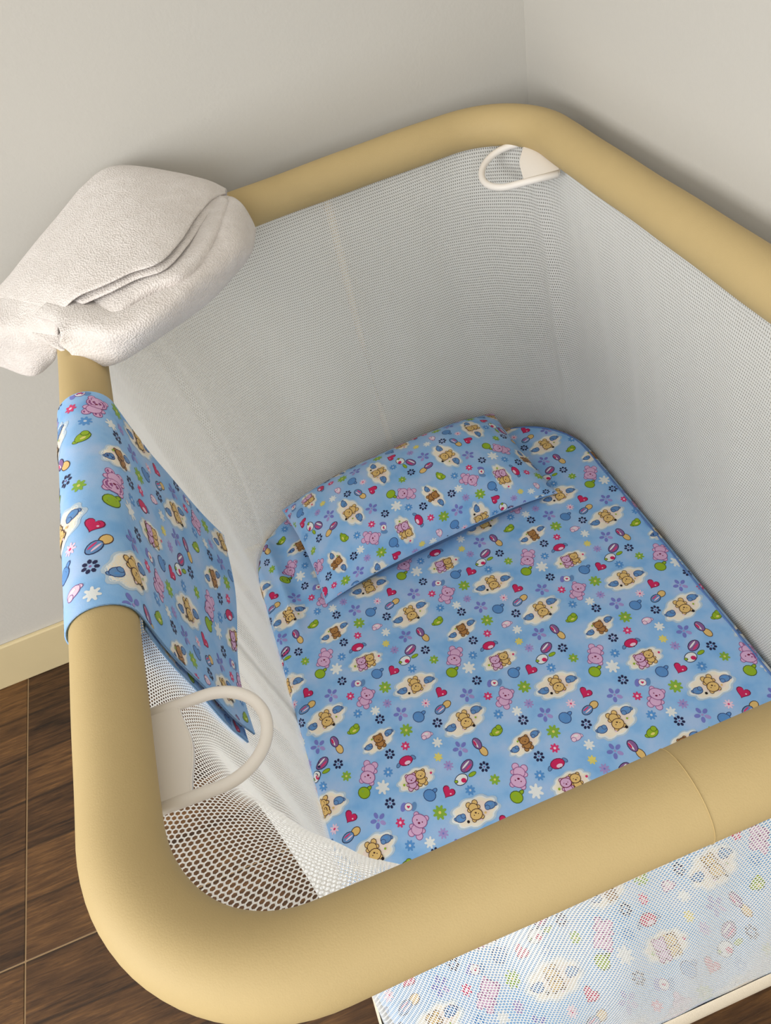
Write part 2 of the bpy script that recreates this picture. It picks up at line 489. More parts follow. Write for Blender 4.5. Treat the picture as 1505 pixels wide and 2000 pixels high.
def bag(s, t):
    """surface of the net bag: s round the pen, t = 0 base .. 1 rail"""
    e = np.clip((t - 0.13) / 0.87, 0, 1)
    e = 0.35 * e * e * (3 - 2 * e) + 0.65 * e
    x0 = BX0 + (-LX / 2 + 0.004 - BX0) * e; x1 = BX1 + (LX / 2 - 0.004 - BX1) * e
    y0 = BY0 + (-LY / 2 + 0.004 - BY0) * e; y1 = BY1 + (LY / 2 - 0.004 - BY1) * e
    Rr = 0.105 + (RC - 0.105) * e + 0.10 * np.sin(np.pi * np.clip(t, 0, 1)) ** 0.9
    # the near left corner is stretched tight across the corner
    Rn = np.interp(t, *RN_T)
    x, y, nx, ny = rrect_eval(s, x0, x1, y0, y1, (Rr, Rr, Rr, Rn))
    # folds of slack net
    w = np.sin(np.pi * np.clip(t, 0, 1))
    dsp = 0.0022 * w * (np.sin(s * 2 * np.pi * 17 + 3 * t) + 0.7 * np.sin(s * 2 * np.pi * 41 - 4 * t))
    # crease ridges down the two far corners
    for sc, amp in ((0.384, 0.007), (0.612, 0.009)):
        dsp = dsp + amp * w * np.exp(-((s - sc - 0.006 * (t - 0.5)) / 0.0035) ** 2)
    sm = np.mod(s, 1.0); sm = np.where(sm < 0.5, sm + 1, sm)
    dsp = dsp + 0.034 * np.exp(-((sm - 0.915) / 0.05) ** 2) * np.interp(t, *DN_T) * np.clip((1 - t) / 0.08, 0, 1)
    z = ZB + (ZN - ZB) * t
    return np.stack([x + nx * dsp, y + ny * dsp, z], -1), np.stack([nx, ny, 0 * nx], -1)


NC, NR = 900, 132
ii, jj = np.meshgrid(np.arange(NC), np.arange(NR))
cx = (ii + 0.5 * (jj % 2)).ravel(); cy = (jj + 0.5).ravel()
hx = np.array([0, 0.5, 0.5, 0, -0.5, -0.5]); hy = np.array([2 / 3, 1 / 3, -1 / 3, -2 / 3, -1 / 3, 1 / 3])
# the net is stretched wider round the near left corner
sg = np.linspace(0, 1, 2001)
dens = 1 / (1 + 0.35 * np.exp(-((sg - 0.885) / 0.05) ** 2))
cum = np.concatenate([[0], np.cumsum((dens[1:] + dens[:-1]) / 2)]); cum /= cum[-1]
warp = lambda c_: np.interp(np.mod(c_ / NC, 1.0), cum, sg)
sw = warp(cx)
opening = 0.44 + 0.28 * np.clip((np.abs(sw - 0.5) - 0.30) / 0.05, 0, 1)
opening = opening - 0.22 * np.exp(-((sw - 0.945) / 0.025) ** 2) * np.clip((cy / NR - 0.35) / 0.2, 0, 1)
os_, ot = warp(cx[:, None] + hx), (cy[:, None] + hy) / NR
is_, it = warp(cx[:, None] + hx * opening[:, None]), (cy[:, None] + hy * opening[:, None]) / NR
Vo, No = bag(os_.ravel(), np.clip(ot.ravel(), 0, 1))
Vi, Ni = bag(is_.ravel(), np.clip(it.ravel(), 0, 1))
TH = 0.00028
V = np.concatenate([Vo + No * TH, Vi - Ni * TH])
n6 = len(Vo)
c6 = np.arange(n6).reshape(-1, 6)
q = np.stack([c6, np.roll(c6, -1, 1), np.roll(c6, -1, 1) + n6, c6 + n6], -1).reshape(-1, 4)
me = mesh_np('netting', V, quads=q)
smooth(me)
net = link('netting', me, M['net'], pen)
tag(net, 'white openwork netting of the playpen sides', kind='stuff')

# hem tape round the bottom of the net
sN = np.linspace(0, 1, 300, endpoint=False)
rows = []
for dz, off in ((0.036, 0.0010), (0.032, 0.0036), (0.010, 0.0085), (-0.010, 0.0095), (-0.020, 0.006), (-0.021, -0.03)):
    x, y, nx, ny = rrect_eval(sN, BX0, BX1, BY0, BY1, 0.105 + 0 * sN)
    rows.append(np.stack([x - nx * off, y - ny * off, ZB + dz + 0 * x], 1))
V = np.concatenate(rows); n = len(sN)
q = [(r * n + k, r * n + (k + 1) % n, (r + 1) * n + (k + 1) % n, (r + 1) * n + k) for r in range(len(rows) - 1) for k in range(n)]
me = mesh_np('bottom_hem', V, quads=np.array(q)); smooth(me)
link('bottom_hem', me, M['hem'], pen)

# base board
bm = bmesh.new()
x, y, nx, ny = rrect_eval(np.linspace(0, 1, 120, endpoint=False), BX0 + 0.004, BX1 - 0.004, BY0 + 0.004, BY1 - 0.004, 0.10 + np.zeros(120))
lo = [bm.verts.new((x[k], y[k], ZB - 0.014)) for k in range(120)]
hi = [bm.verts.new((x[k], y[k], ZB + 0.006)) for k in range(120)]
bm.faces.new(lo[::-1]); bm.faces.new(hi)
for k in range(120): bm.faces.new((lo[k], lo[(k + 1) % 120], hi[(k + 1) % 120], hi[k]))
me = bpy.data.meshes.new('base_board'); bm.to_mesh(me); bm.free()
link('base_board', me, M['board'], pen)

# legs under the base and the support posts behind the net
for lx_, ly_ in ((-0.22, -0.44), (0.28, -0.44), (-0.22, 0.34), (0.28, 0.34)):
    leg = tube_obj('leg', [(lx_, ly_, ZB - 0.014), (lx_, ly_, 0.12), (lx_, ly_, 0.02)], 0.013, M['metal'], pen)
    V, q, t = tube([(lx_, ly_, 0.03), (lx_, ly_, 0.02), (lx_, ly_, 0.0)], [0.015, 0.018, 0.018], 16)
    me = mesh_np('rubber_foot', V, quads=q, tris=t); smooth(me); link('rubber_foot', me, M['rubber'], leg)
tube_obj('support_post', [(0.031, 0.478, ZB - 0.01), (0.031, 0.502, 0.40), (0.031, 0.508, 0.6), (0.031, LY / 2 + 0.004, HR - 0.01)], 0.007, M['metal'], pen)
tube_obj('support_post', [(-0.332, 0.0, ZB - 0.01), (-0.35, 0.0, 0.40), (-0.356, 0.0, 0.6), (-LX / 2, 0.0, HR - 0.01)], 0.008, M['metal'], pen)


# pull rings
def pull_ring(origin, along, into):
    """flat plastic D ring: 'along' runs along the rail, 'into' points into the pen"""
    O, A, B = Vector(origin), Vector(along).normalized(), Vector(into).normalized()
    B = (B - A * A.dot(B)).normalized()
    Nn = A.cross(B).normalized()
    W, D = 0.040, 0.088
    pts = []
    for k in range(49):
        th = math.pi * k / 48
        aa = -math.cos(th) * W * (1.0 + 0.05 * math.sin(th))
        bb = D - 0.048 + math.sin(th) * 0.048
        pts.append((aa, bb))
    pts = [(-W * 1.0, -0.026), (-W * 1.0, 0.02)] + pts + [(W * 1.0, 0.02), (W * 1.0, -0.026)]
    P = [tuple(O + A * x + B * y) for x, y in pts]
    V, q, t = tube(P, 0.0050, 14, up=tuple(Nn))
    me = mesh_np('pull_ring', V, quads=q, tris=t); smooth(me)
    ring = link('pull_ring', me, M['plastic'], pen)
    tag(ring, 'white plastic pull ring under the rail')
    # plate with a scalloped edge towards the hole
    edge = [(W * (1 - 2 * k / 24), 0.027 - 0.003 * math.cos(2 * math.pi * (k / 24))) for k in range(25)]
    outl = [(-W, -0.028), (W, -0.028)] + edge
    bm = bmesh.new()
    top = [bm.verts.new(O + A * x + B * y + Nn * 0.0032) for x, y in outl]
    bot = [bm.verts.new(O + A * x + B * y - Nn * 0.0032) for x, y in outl]
    bm.faces.new(top); bm.faces.new(bot[::-1]); n = len(outl)
    for k in range(n): bm.faces.new((top[k], bot[k], bot[(k + 1) % n], top[(k + 1) % n]))
    bmesh.ops.recalc_face_normals(bm, faces=bm.faces[:])
    bmesh.ops.bevel(bm, geom=[e for e in bm.edges if abs((e.verts[0].co - e.verts[1].co).dot(Nn)) < 1e-5], offset=0.0012, segments=2, affect='EDGES')
    me = bpy.data.meshes.new('mounting_plate'); bm.to_mesh(me); bm.free()
    link('mounting_plate', me, M['plastic'], ring)
    return ring


pull_ring((-0.334, -0.302, 0.862), (0, 1, 0), (1, -0.0, -0.09))
pull_ring((0.331, 0.372, 0.867), (-0.45, -0.85, -0.30), (-0.9, 0.4, -0.2))

# ------------------------------------------------------------------ printed cotton
# colours of the inks
C = {k: lin(*v) for k, v in dict(
    halo=(186, 206, 224), cream=(244, 235, 216), pinkish=(244, 226, 212), tan=(226, 190, 120), brown=(176, 128, 74), dkbrown=(88, 56, 44),
    blue=(104, 146, 196), dkblue=(52, 72, 124), navy=(38, 40, 78), black=(36, 28, 30), green=(150, 182, 40), dkgreen=(74, 96, 40), lime=(138, 178, 66),
    yellow=(226, 214, 120), red=(206, 40, 96), dkred=(120, 28, 70), rose=(216, 60, 116), pink=(218, 176, 212), dkpink=(150, 84, 140),
    purple=(120, 126, 202), lilac=(166, 150, 210), white=(232, 236, 236), sky=(90, 150, 214), pale=(196, 212, 232), apple=(94, 146, 206),
    pinkwhite=(238, 206, 226), mauve=(138, 96, 150), grey=(150, 150, 160)).items()}
JM = np.array([[0.2412e-3, -0.0939e-3], [-0.1073e-3, -0.2542e-3]])     # motif drawing units -> metres on the cloth


class Motif:
    def __init__(self):
        self.parts = []                          # (pts Kx2, centre, colour)

    def poly(self, pts, c, color):
        self.parts.append((np.asarray(pts, float), np.asarray(c, float), C[color])); return self

    def ell(self, x, y, rx, ry, color, ang=0, out=None, ow=4, n=None):
        n = n or (8 if max(rx, ry) < 14 else 14)
        a = np.linspace(0, 2 * np.pi, n, endpoint=False); ca, sa = math.cos(math.radians(ang)), math.sin(math.radians(ang))

        def mk(ax, ay):
            ex, ey = ax * np.cos(a), ay * np.sin(a)
            return np.stack([x + ex * ca - ey * sa, y + ex * sa + ey * ca], 1)
        if out: self.poly(mk(rx + ow, ry + ow), (x, y), out)
        return self.poly(mk(rx, ry), (x, y), color)

    def flower(self, R, k, color, centre, rin=0.42, rot=0.3, n=5, cr=0.28):
        a = np.linspace(0, 2 * np.pi, k * n, endpoint=False)
        r = R * (rin + (1 - rin) * np.abs(np.cos(k * a / 2)) ** 0.8)
        self.poly(np.stack([r * np.cos(a + rot), r * np.sin(a + rot)], 1), (0, 0), color)
        if centre: self.ell(0, 0, R * cr, R * cr, centre)
        return self

    def cloud(self, rx, ry, ang, seed):
        rs = random.Random(seed); k = rs.choice((9, 10, 11)); ph = rs.random() * 6
        a = np.linspace(0, 2 * np.pi, 44, endpoint=False)
        ca, sa = math.cos(math.radians(ang)), math.sin(math.radians(ang))
        sc = 0.85 + 0.15 * np.abs(np.sin(k * a / 2 + ph))
        for g, colr in ((1.0, 'halo'), (0.90, 'white'), (0.82, 'cream'), (0.55, 'pinkish')):
            ex, ey = rx * g * sc * np.cos(a), ry * g * sc * np.sin(a)
            if g == 0.55: ex = ex + rx * 0.12
            self.poly(np.stack([ex * ca - ey * sa, ex * sa + ey * ca], 1), (0.12 * rx * ca, 0.12 * rx * sa) if g == 0.55 else (0, 0), colr)
        return self

    def bird(self, x, y, s, ang, body='blue', out='dkblue', wing='sky'):
        ca, sa = math.cos(math.radians(ang)), math.sin(math.radians(ang))
        tx, ty = x - 0.95 * s * ca, y - 0.95 * s * sa
        self.ell(tx, ty, s * 0.45, s * 0.28, body, ang + 35, out, 3)
        self.ell(x, y, s, s * 0.68, body, ang, out, 3.5)
        self.ell(x + s * 0.62 * ca + s * 0.34 * sa, y + s * 0.62 * sa - s * 0.34 * ca, s * 0.44, s * 0.40, body, 0, out, 3)
        return self.ell(x - s * 0.10 * ca - s * 0.2 * sa, y - s * 0.10 * sa + s * 0.2 * ca, s * 0.40, s * 0.20, wing, ang + 10)

    def teddy(self, hx, hy, hs, dx, dy, body, out, face='dkbrown', feet=True):
        """head at hx,hy, the body lies in direction dx,dy"""
        L = math.hypot(dx, dy); dx, dy = dx / L, dy / L; px, py = -dy, dx
        bx, by = hx + dx * hs * 1.25, hy + dy * hs * 1.25
        if feet:
            for sgn in (-1, 1):
                self.ell(bx + dx * hs * 0.72 + px * sgn * hs * 0.62, by + dy * hs * 0.72 + py * sgn * hs * 0.62, hs * 0.46, hs * 0.46, body, 0, out, 3.5)
                self.ell(bx - dx * hs * 0.15 + px * sgn * hs * 0.85, by - dy * hs * 0.15 + py * sgn * hs * 0.85, hs * 0.36, hs * 0.30, body, 0, out, 3.5)
        self.ell(bx, by, hs * 0.80, hs * 0.72, body, 0, out, 3.5)
        for sgn in (-1, 1):
            self.ell(hx - dx * hs * 0.70 + px * sgn * hs * 0.78, hy - dy * hs * 0.70 + py * sgn * hs * 0.78, hs * 0.34, hs * 0.34, body, 0, out, 3.5)
        self.ell(hx, hy, hs * 1.08, hs * 0.88, body, math.degrees(math.atan2(py, px)), out, 4)
        for sgn in (-1, 1):
            self.ell(hx + px * sgn * hs * 0.42, hy + py * sgn * hs * 0.42, hs * 0.10, hs * 0.10, face)
        return self.ell(hx + dx * hs * 0.30, hy + dy * hs * 0.30, hs * 0.20, hs * 0.15, face)


def heart_pts(s, rot):
    a = np.linspace(0, 2 * np.pi, 22, endpoint=False)
    x = 16 * np.sin(a) ** 3; y = -(13 * np.cos(a) - 5 * np.cos(2 * a) - 2 * np.cos(3 * a) - np.cos(4 * a))
    x, y = x * s / 16, y * s / 16
    return np.stack([x * math.cos(rot) - y * math.sin(rot), x * math.sin(rot) + y * math.cos(rot)], 1)


def build_motifs():
    D = {}
    mo = Motif().cloud(150, 82, -22, 1)
    mo.bird(-76, 36, 26, -15); mo.bird(82, -36, 27, 165).teddy(8, 14, 29, -0.45, -1, 'tan', 'dkbrown')
    mo.ell(-36, 52, 8, 8, 'black').ell(56, 4, 6, 6, 'tan').ell(34, 40, 5, 5, 'pinkwhite'); D['cloudA'] = mo
    mo = Motif().cloud(152, 82, -36, 2)
    mo.bird(-78, 46, 27, -20); mo.bird(66, -64, 28, 160).teddy(10, 14, 30, -0.5, -1, 'tan', 'dkbrown')
    mo.ell(52, 32, 9, 9, 'black').ell(64, -16, 6, 6, 'green').ell(-8, 56, 5, 5, 'pinkwhite'); D['cloudB'] = mo
    mo = Motif().cloud(118, 60, -38, 3)
    mo.bird(-54, 38, 21, -25); mo.bird(58, -50, 22, 150, 'blue', 'dkblue').teddy(0, -12, 24, 0.5, 1, 'brown', 'dkbrown')
    mo.ell(-38, -6, 6, 6, 'green'); D['cloudC'] = mo
    mo = Motif().cloud(122, 64, -25, 4)
    mo.teddy(24, -24, 25, 0.3, 1, 'tan', 'dkbrown').teddy(-28, 0, 26, 0.3, 1, 'pink', 'dkred', 'dkred')
    mo.ell(84, -34, 7, 7, 'rose').ell(-66, 34, 7, 7, 'green'); D['cloudD'] = mo
    D['pinkbear'] = Motif().teddy(10, -30, 36, -0.35, 1, 'pink', 'dkpink', 'dkred')
    D['pinkbearup'] = Motif().teddy(-6, 32, 37, 0.2, -1, 'pink', 'dkpink', 'dkred')
    for k, c1_, c2_ in (('applegreen', 'green', 'dkgreen'), ('appleblue', 'apple', 'dkblue')):
        D[k] = Motif().ell(26, -24, 15, 8, c1_, -40, c2_, 4).ell(0, 0, 32, 29, c1_, 20, c2_, 4).ell(-8, -8, 8, 6, 'lime' if k == 'applegreen' else 'sky')
    mo = Motif(); mo.poly(heart_pts(37, 0.5), (0, -2), 'dkred'); mo.poly(heart_pts(32, 0.5), (0, -2), 'red'); mo.ell(12, 10, 5, 4, 'pinkwhite'); D['heart'] = mo
    mo = Motif()
    for k in range(5):
        a = 2 * math.pi * k / 5 + 0.4
        mo.ell(28 * math.cos(a), 28 * math.sin(a), 17, 11, 'purple' if k else 'lilac', math.degrees(a))
    mo.ell(0, 0, 7, 7, 'lilac'); D['fpurple'] = mo
    mo = Motif()
    for k in range(7):
        a = 2 * math.pi * k / 7 + 0.2
        mo.ell(21 * math.cos(a), 21 * math.sin(a), 10, 8, 'navy', math.degrees(a), n=6)
    mo.ell(0, 0, 5, 5, 'mauve', n=6); D['dots'] = mo
    D['fred'] = Motif().flower(27, 7, 'rose', 'pinkwhite')
    D['flime'] = Motif().flower(40, 8, 'lime', 'yellow', cr=0.2)
    D['flimes'] = Motif().flower(30, 7, 'lime', 'yellow', cr=0.22)
    D['fblue'] = Motif().flower(29, 8, 'sky', 'pale', cr=0.24)
    D['ffaint'] = Motif().flower(29, 8, 'lilac', 'purple', rin=0.3, cr=0.2)
    D['fpinkline'] = Motif().flower(28, 8, 'pinkwhite', 'rose', rin=0.25, cr=0.22)
    D['fyellow'] = Motif().flower(26, 7, 'yellow', None)
    D['star'] = Motif().flower(42, 7, 'white', None, rin=0.3)
    D['star2'] = Motif().flower(31, 7, 'white', None, rin=0.3)
    D['bow'] = Motif().ell(-28, 2, 15, 25, 'purple', 15).ell(30, -3, 15, 25, 'blue', 15).ell(0, 0, 20, 19, 'white', 0, 'dkpink', 3).poly(heart_pts(9, 0), (0, -1), 'red')
    D['birdgreen'] = Motif().bird(0, 2, 33, -35, 'green', 'dkgreen', 'yellow')
    D['birdwhite'] = Motif().bird(0, 2, 28, 160, 'pinkwhite', 'mauve', 'white')
    D['birdred'] = Motif().ell(-42, 26, 14, 8, 'blue', 120, 'dkblue', 3).ell(42, -20, 14, 8, 'blue', 30, 'dkblue', 3).ell(0, 0, 38, 24, 'red', -22, 'dkred', 4).ell(10, 10, 18, 10, 'pinkwhite', -22).ell(14, 22, 4, 4, 'black')
    D['bugA'] = Motif().ell(42, 0, 22, 9, 'green', -30, 'dkgreen', 3).ell(14, -44, 40, 25, 'mauve', -48, 'navy', 4).ell(8, -50, 30, 5, 'white', -48).ell(22, -36, 26, 5, 'rose', -48).ell(-20, 30, 36, 26, 'white', -35, 'navy', 4).ell(-6, 34, 15, 13, 'red', 0).ell(-48, 42, 9, 7, 'green', 0, 'navy', 3)
    D['bugB'] = Motif().ell(16, 24, 27, 18, 'tan', 55, 'dkbrown', 4).ell(-18, -18, 32, 21, 'mauve', 60, 'navy', 4).ell(-24, -16, 24, 5, 'white', 60).ell(-30, -20, 16, 6, 'red', 60)
    D['bugC'] = Motif().ell(26, -20, 25, 18, 'tan', -40, 'dkbrown', 4).ell(-14, 12, 33, 21, 'blue', -40, 'navy', 4).ell(-8, 14, 24, 4, 'pinkwhite', -40).ell(-20, 4, 22, 4, 'rose', -40)
    # rasterise every part into triangles with rings fine enough to follow a bent cloth
    out = {}
    for k, mo in D.items():
        tri_sets = []
        for layer, (pts, c, colr) in enumerate(mo.parts):
            P = pts @ JM.T; cc = JM @ c
            rad = np.linalg.norm(P - cc, axis=1).max()
            rings = max(1, int(math.ceil(rad / 0.0055)))
            K = len(P)
            V = [cc[None]] + [cc + (P - cc) * (r / rings) for r in range(1, rings + 1)]
            V = np.concatenate(V)
            T_ = [(0, 1 + q_, 1 + (q_ + 1) % K) for q_ in range(K)]
            for r in range(rings - 1):
                b0, b1 = 1 + r * K, 1 + (r + 1) * K
                for q_ in range(K):
                    q2 = (q_ + 1) % K
                    T_ += [(b0 + q_, b1 + q_, b1 + q2), (b0 + q_, b1 + q2, b0 + q2)]
            tri_sets.append((V, np.array(T_), colr, layer))
        out[k] = tri_sets
    return out


MOTIFS = build_motifs()
LA, LB = np.array([0.200, -0.0915]), np.array([0.009, -0.216])
ORIGIN = np.array([-0.243, -0.160])
CELL = [('cloudA', 0.1370, -0.0869), ('heart', 0.1697, -0.1155), ('applegreen', 0.1987, -0.0909), ('star', 0.0359, -0.2187), ('dots', 0.0294, -0.0285),
        ('bow', 0.0524, -0.0440), ('fpurple', 0.0059, -0.0447), ('fred', 0.0342, -0.0599), ('pinkbear', 0.0553, -0.0751), ('ffaint', 0.0852, -0.0968),
        ('fpinkline', 0.1415, -0.1225), ('bugC', 0.1627, -0.1399), ('fpurple', 0.0994, -0.1220), ('appleblue', 0.1231, -0.1389), ('dots', 0.1462, -0.1598),
        ('star2', 0.0637, -0.1006), ('dots', 0.0660, -0.1170), ('fblue', 0.0363, -0.0935), ('cloudB', 0.1858, -0.1731), ('birdgreen', 0.0235, -0.1162),
        ('flime', 0.0980, -0.1508), ('birdwhite', 0.1237, -0.1706), ('star2', 0.1347, -0.1886), ('cloudC', 0.0525, -0.1493), ('dots', 0.0620, -0.1758),
        ('fred', 0.0882, -0.1738), ('fpurple', 0.1628, -0.2109), ('bugB', 0.1910, -0.2205), ('birdred', 0.0811, -0.1955), ('fyellow', 0.1277, -0.2097),
        ('ffaint', 0.1368, -0.2275), ('bugA', 0.1537, -0.2484), ('dots', 0.1839, -0.2499), ('flimes', 0.1902, -0.2727), ('cloudD', 0.0856, -0.2272),
        ('fblue', 0.0506, -0.2007), ('pinkbearup', 0.0242, -0.1884), ('appleblue', 0.0866, -0.0408), ('heart', 0.1223, -0.2629), ('fblue', 0.1519, -0.2729),
        ('flime', 0.0912, -0.0689)]


def normals_of(S, uv, h=0.0008):
    du = S(uv + np.array([h, 0])) - S(uv - np.array([h, 0]))
    dv = S(uv + np.array([0, h])) - S(uv - np.array([0, h]))
    n = np.cross(du, dv); L = np.linalg.norm(n, axis=1)
    n[L < 1e-12] = (0, 0, 1); L[L < 1e-12] = 1
    return n / L[:, None]


def printed_cloth(name, S, base_uv, quads, inside, box, rot, shift, scale=1.0, parent=None, extra=None, flip=1.0):
    """cloth S(u,v) with its own grid plus the printed motifs lying on it.
    rot / shift / scale place the repeat on this piece of cloth; inside(uv) -> bool"""
    V = S(base_uv); NV = normals_of(S, base_uv) * flip
    nb = len(V)
    Vs, Ns, Ts, Cs = [], [], [], []
    cr, sr = math.cos(rot), math.sin(rot)
    Rm = np.array([[cr, -sr], [sr, cr]]) * scale
    uc = np.array([(box[0] + box[1]) / 2, (box[2] + box[3]) / 2]); rad = math.hypot(box[1] - box[0], box[3] - box[2]) / 2 + 0.08
    tot = 0
    Linv = np.linalg.inv(np.stack([LA, LB], 1))
    ctr = Linv @ ((np.linalg.inv(Rm) @ (uc - shift)))
    span = int(math.ceil(rad / 0.17 / scale)) + 1
    for ia in range(int(ctr[0]) - span, int(ctr[0]) + span + 1):
        for ib in range(int(ctr[1]) - span, int(ctr[1]) + span + 1):
            for kind, mx_, my_ in CELL:
                w = Rm @ (LA * ia + LB * ib + (mx_, my_)) + shift
                if not (box[0] - 0.05 < w[0] < box[1] + 0.05 and box[2] - 0.05 < w[1] < box[3] + 0.05): continue
                for (pv, pt, colr, layer) in MOTIFS[kind]:
                    uv = pv @ Rm.T + w
                    ok = inside(uv)
                    if not ok.any(): continue
                    tk = pt[ok[pt].all(1)]
                    if not len(tk): continue
                    Vs.append((uv, layer)); Ts.append(tk + tot); Cs.append(np.broadcast_to(np.array(colr), (len(uv), 4))); tot += len(uv)
    UV = np.concatenate([u for u, l in Vs]); LAY = np.concatenate([np.full(len(u), l) for u, l in Vs])
    PN = normals_of(S, UV) * flip
    PV = S(UV) + PN * (0.00022 + 0.000028 * LAY)[:, None]
    TT = np.concatenate(Ts)
    # wind the print the same way as its normal
    fn = np.cross(PV[TT[:, 1]] - PV[TT[:, 0]], PV[TT[:, 2]] - PV[TT[:, 0]])
    bad = (fn * PN[TT[:, 0]]).sum(1) < 0
    TT[bad] = TT[bad][:, ::-1]
    used = np.zeros(len(PV), bool); used[TT.ravel()] = True
    remap = np.cumsum(used) - 1
    PV, PN, CC, TT = PV[used], PN[used], np.concatenate(Cs)[used], remap[TT]
    allV = [V]; allN = [NV]; allQ = [np.asarray(quads)]
    if extra is not None:                       # second side and rim of the cloth
        eV, eN, eQ = extra
        allV.append(eV); allN.append(eN); allQ.append(eQ)
    nE = sum(len(v) for v in allV)
    allV.append(PV); allN.append(PN)
    VV, NN, QQ = np.concatenate(allV), np.concatenate(allN), np.concatenate(allQ)
    me = mesh_np(name, VV, quads=QQ, tris=TT + nE)
    mi = np.zeros(len(me.polygons), np.int32); mi[len(QQ):] = 1
    me.polygons.foreach_set('material_index', mi)
    at = me.color_attributes.new('print_ink', 'FLOAT_COLOR', 'POINT')
    cc = np.ones((len(VV), 4), np.float32); cc[nE:] = CC
    at.data.foreach_set('color', cc.ravel())
    smooth(me)
    me.normals_split_custom_set_from_vertices(NN.astype(np.float32).tolist())
    return link(name, me, [M['cloth'], M['ink']], parent)


def grid_quads(nu, nv):
    i, j = np.meshgrid(np.arange(nu - 1), np.arange(nv - 1), indexing='ij')
    i, j = i.ravel(), j.ravel()
    return np.stack([i * nv + j, (i + 1) * nv + j, (i + 1) * nv + j + 1, i * nv + j + 1], 1)


def vnoise(x, y, seed=0):
    r = np.random.default_rng(seed); out = 0
    for k in range(6):
        a, b_, c, d = r.uniform(-1, 1, 4)
        f = 6 + 5 * k
        out = out + np.sin(f * (a * x + b_ * y) * 2.2 + c * 6) * np.cos(f * (b_ * x - a * y) * 1.7 + d * 6) / (1 + 0.7 * k)
    return out / 2.5


# ------------------------------------------------------------------ mattress
MX0, MX1, MY0, MY1, MZ, MT = -0.312, 0.380, -0.538, 0.440, 0.315, 0.062
ER = 0.016                                                    # edge rounding
RB, RFc = 0.145, 0.175


def mat_sdf(x, y):
    """signed distance to the inset top outline and its direction"""
    cx, cy = (MX0 + MX1) / 2, (MY0 + MY1) / 2
    hx_, hy_ = (MX1 - MX0) / 2 - ER, (MY1 - MY0) / 2 - ER
    Rr = np.where(y > cy, RB, RFc) - ER
    px, py = x - cx, y - cy
    qx, qy = np.abs(px) - (hx_ - Rr), np.abs(py) - (hy_ - Rr)
    ox, oy = np.maximum(qx, 0), np.maximum(qy, 0)
    L = np.hypot(ox, oy)
    d = L + np.minimum(np.maximum(qx, qy), 0) - Rr
    inner = L < 1e-9
    gx = np.where(inner, (qx > qy) * 1.0, ox / np.maximum(L, 1e-9)) * np.sign(px)
    gy = np.where(inner, (qx <= qy) * 1.0, oy / np.maximum(L, 1e-9)) * np.sign(py)
    return d, gx, gy


def S_mat(uv):
    x, y = uv[:, 0], uv[:, 1]
    d, gx, gy = mat_sdf(x, y)
    dd = np.clip(d, 0, None)
    arc = ER * np.pi / 2
    th = np.clip(dd / ER, 0, np.pi / 2)
    hor = np.where(dd > 0, ER * np.sin(th), 0)
    drop = np.where(dd > arc, ER + (dd - arc), ER * (1 - np.cos(th)))
    X_ = x - gx * dd + gx * hor
    Y_ = y - gy * dd + gy * hor
    puff = 0.0016 * vnoise(x * 1.3, y * 1.3, 5) * np.clip(-d / 0.05, 0, 1)
    # gathered folds of the cover near the left far edge, beside the pillow
    fold = 0.007 * np.exp(-((x + 0.272 + 0.05 * (y - 0.3)) / 0.008) ** 2) * np.clip((y - 0.12) / 0.08, 0, 1) * np.clip((0.40 - y) / 0.04, 0, 1)
    dip = -0.006 * np.exp(-((x + 0.250 + 0.05 * (y - 0.3)) / 0.012) ** 2) * np.clip((y - 0.14) / 0.08, 0, 1) * np.clip((0.41 - y) / 0.04, 0, 1)
    lump = 0.0022 * np.exp(-((d - 0.004) / 0.006) ** 2) * np.sin((x + y) * 120)
    return np.stack([X_ + gx * lump, Y_ + gy * lump, MZ - np.minimum(drop, MT) + puff + fold + dip], 1)


DMAX = ER * np.pi / 2 + MT - ER - 0.001
g = 0.0042
us = np.arange(MX0 - 0.07, MX1 + 0.07 + g, g); vs = np.arange(MY0 - 0.07, MY1 + 0.07 + g, g)
uu, vv = np.meshgrid(us, vs, indexing='ij')
uv = np.stack([uu.ravel(), vv.ravel()], 1)
d, gx, gy = mat_sdf(uv[:, 0], uv[:, 1])
over = d > DMAX
uv2 = uv.copy(); uv2[over, 0] -= gx[over] * (d[over] - DMAX); uv2[over, 1] -= gy[over] * (d[over] - DMAX)
qd = grid_quads(len(us), len(vs))
qd = qd[~over[qd].all(1)]
mattress = empty('mattress', (0.036, -0.054, ZB + 0.006))
tag(mattress, 'flat mattress in blue cotton printed with bears and flowers on the playpen floor', 'mattress')
printed_cloth('cover', S_mat, uv2, qd, lambda p_: mat_sdf(p_[:, 0], p_[:, 1])[0] < DMAX - 0.004, (MX0 - 0.06, MX1 + 0.06, MY0 - 0.06, MY1 + 0.06), 0.0, ORIGIN, parent=mattress)
# underside of the mattress and the piping along its edge
bm = bmesh.new()
tt = np.linspace(0, 1, 160, endpoint=False)


def mat_outline(off, n=200):
    """outline of the mattress moved outwards by off"""
    P_ = []
    for cx_, cy_, R_m, a0 in ((MX1 - RB, MY1 - RB, RB, 0), (MX0 + RB, MY1 - RB, RB, 90), (MX0 + RFc, MY0 + RFc, RFc, 180), (MX1 - RFc, MY0 + RFc, RFc, 270)):
        for k in range(25):
            a_ = math.radians(a0 + 90 * k / 24)
            P_.append((cx_ + (R_m + off) * math.cos(a_), cy_ + (R_m + off) * math.sin(a_)))
    P_ = np.array(P_); out_ = []
    for k in range(len(P_)):
        a_, b_ = P_[k], P_[(k + 1) % len(P_)]
        m_ = max(1, int(np.linalg.norm(b_ - a_) / 0.02))
        for t_ in range(m_): out_.append(a_ + (b_ - a_) * t_ / m_)
    return np.array(out_)


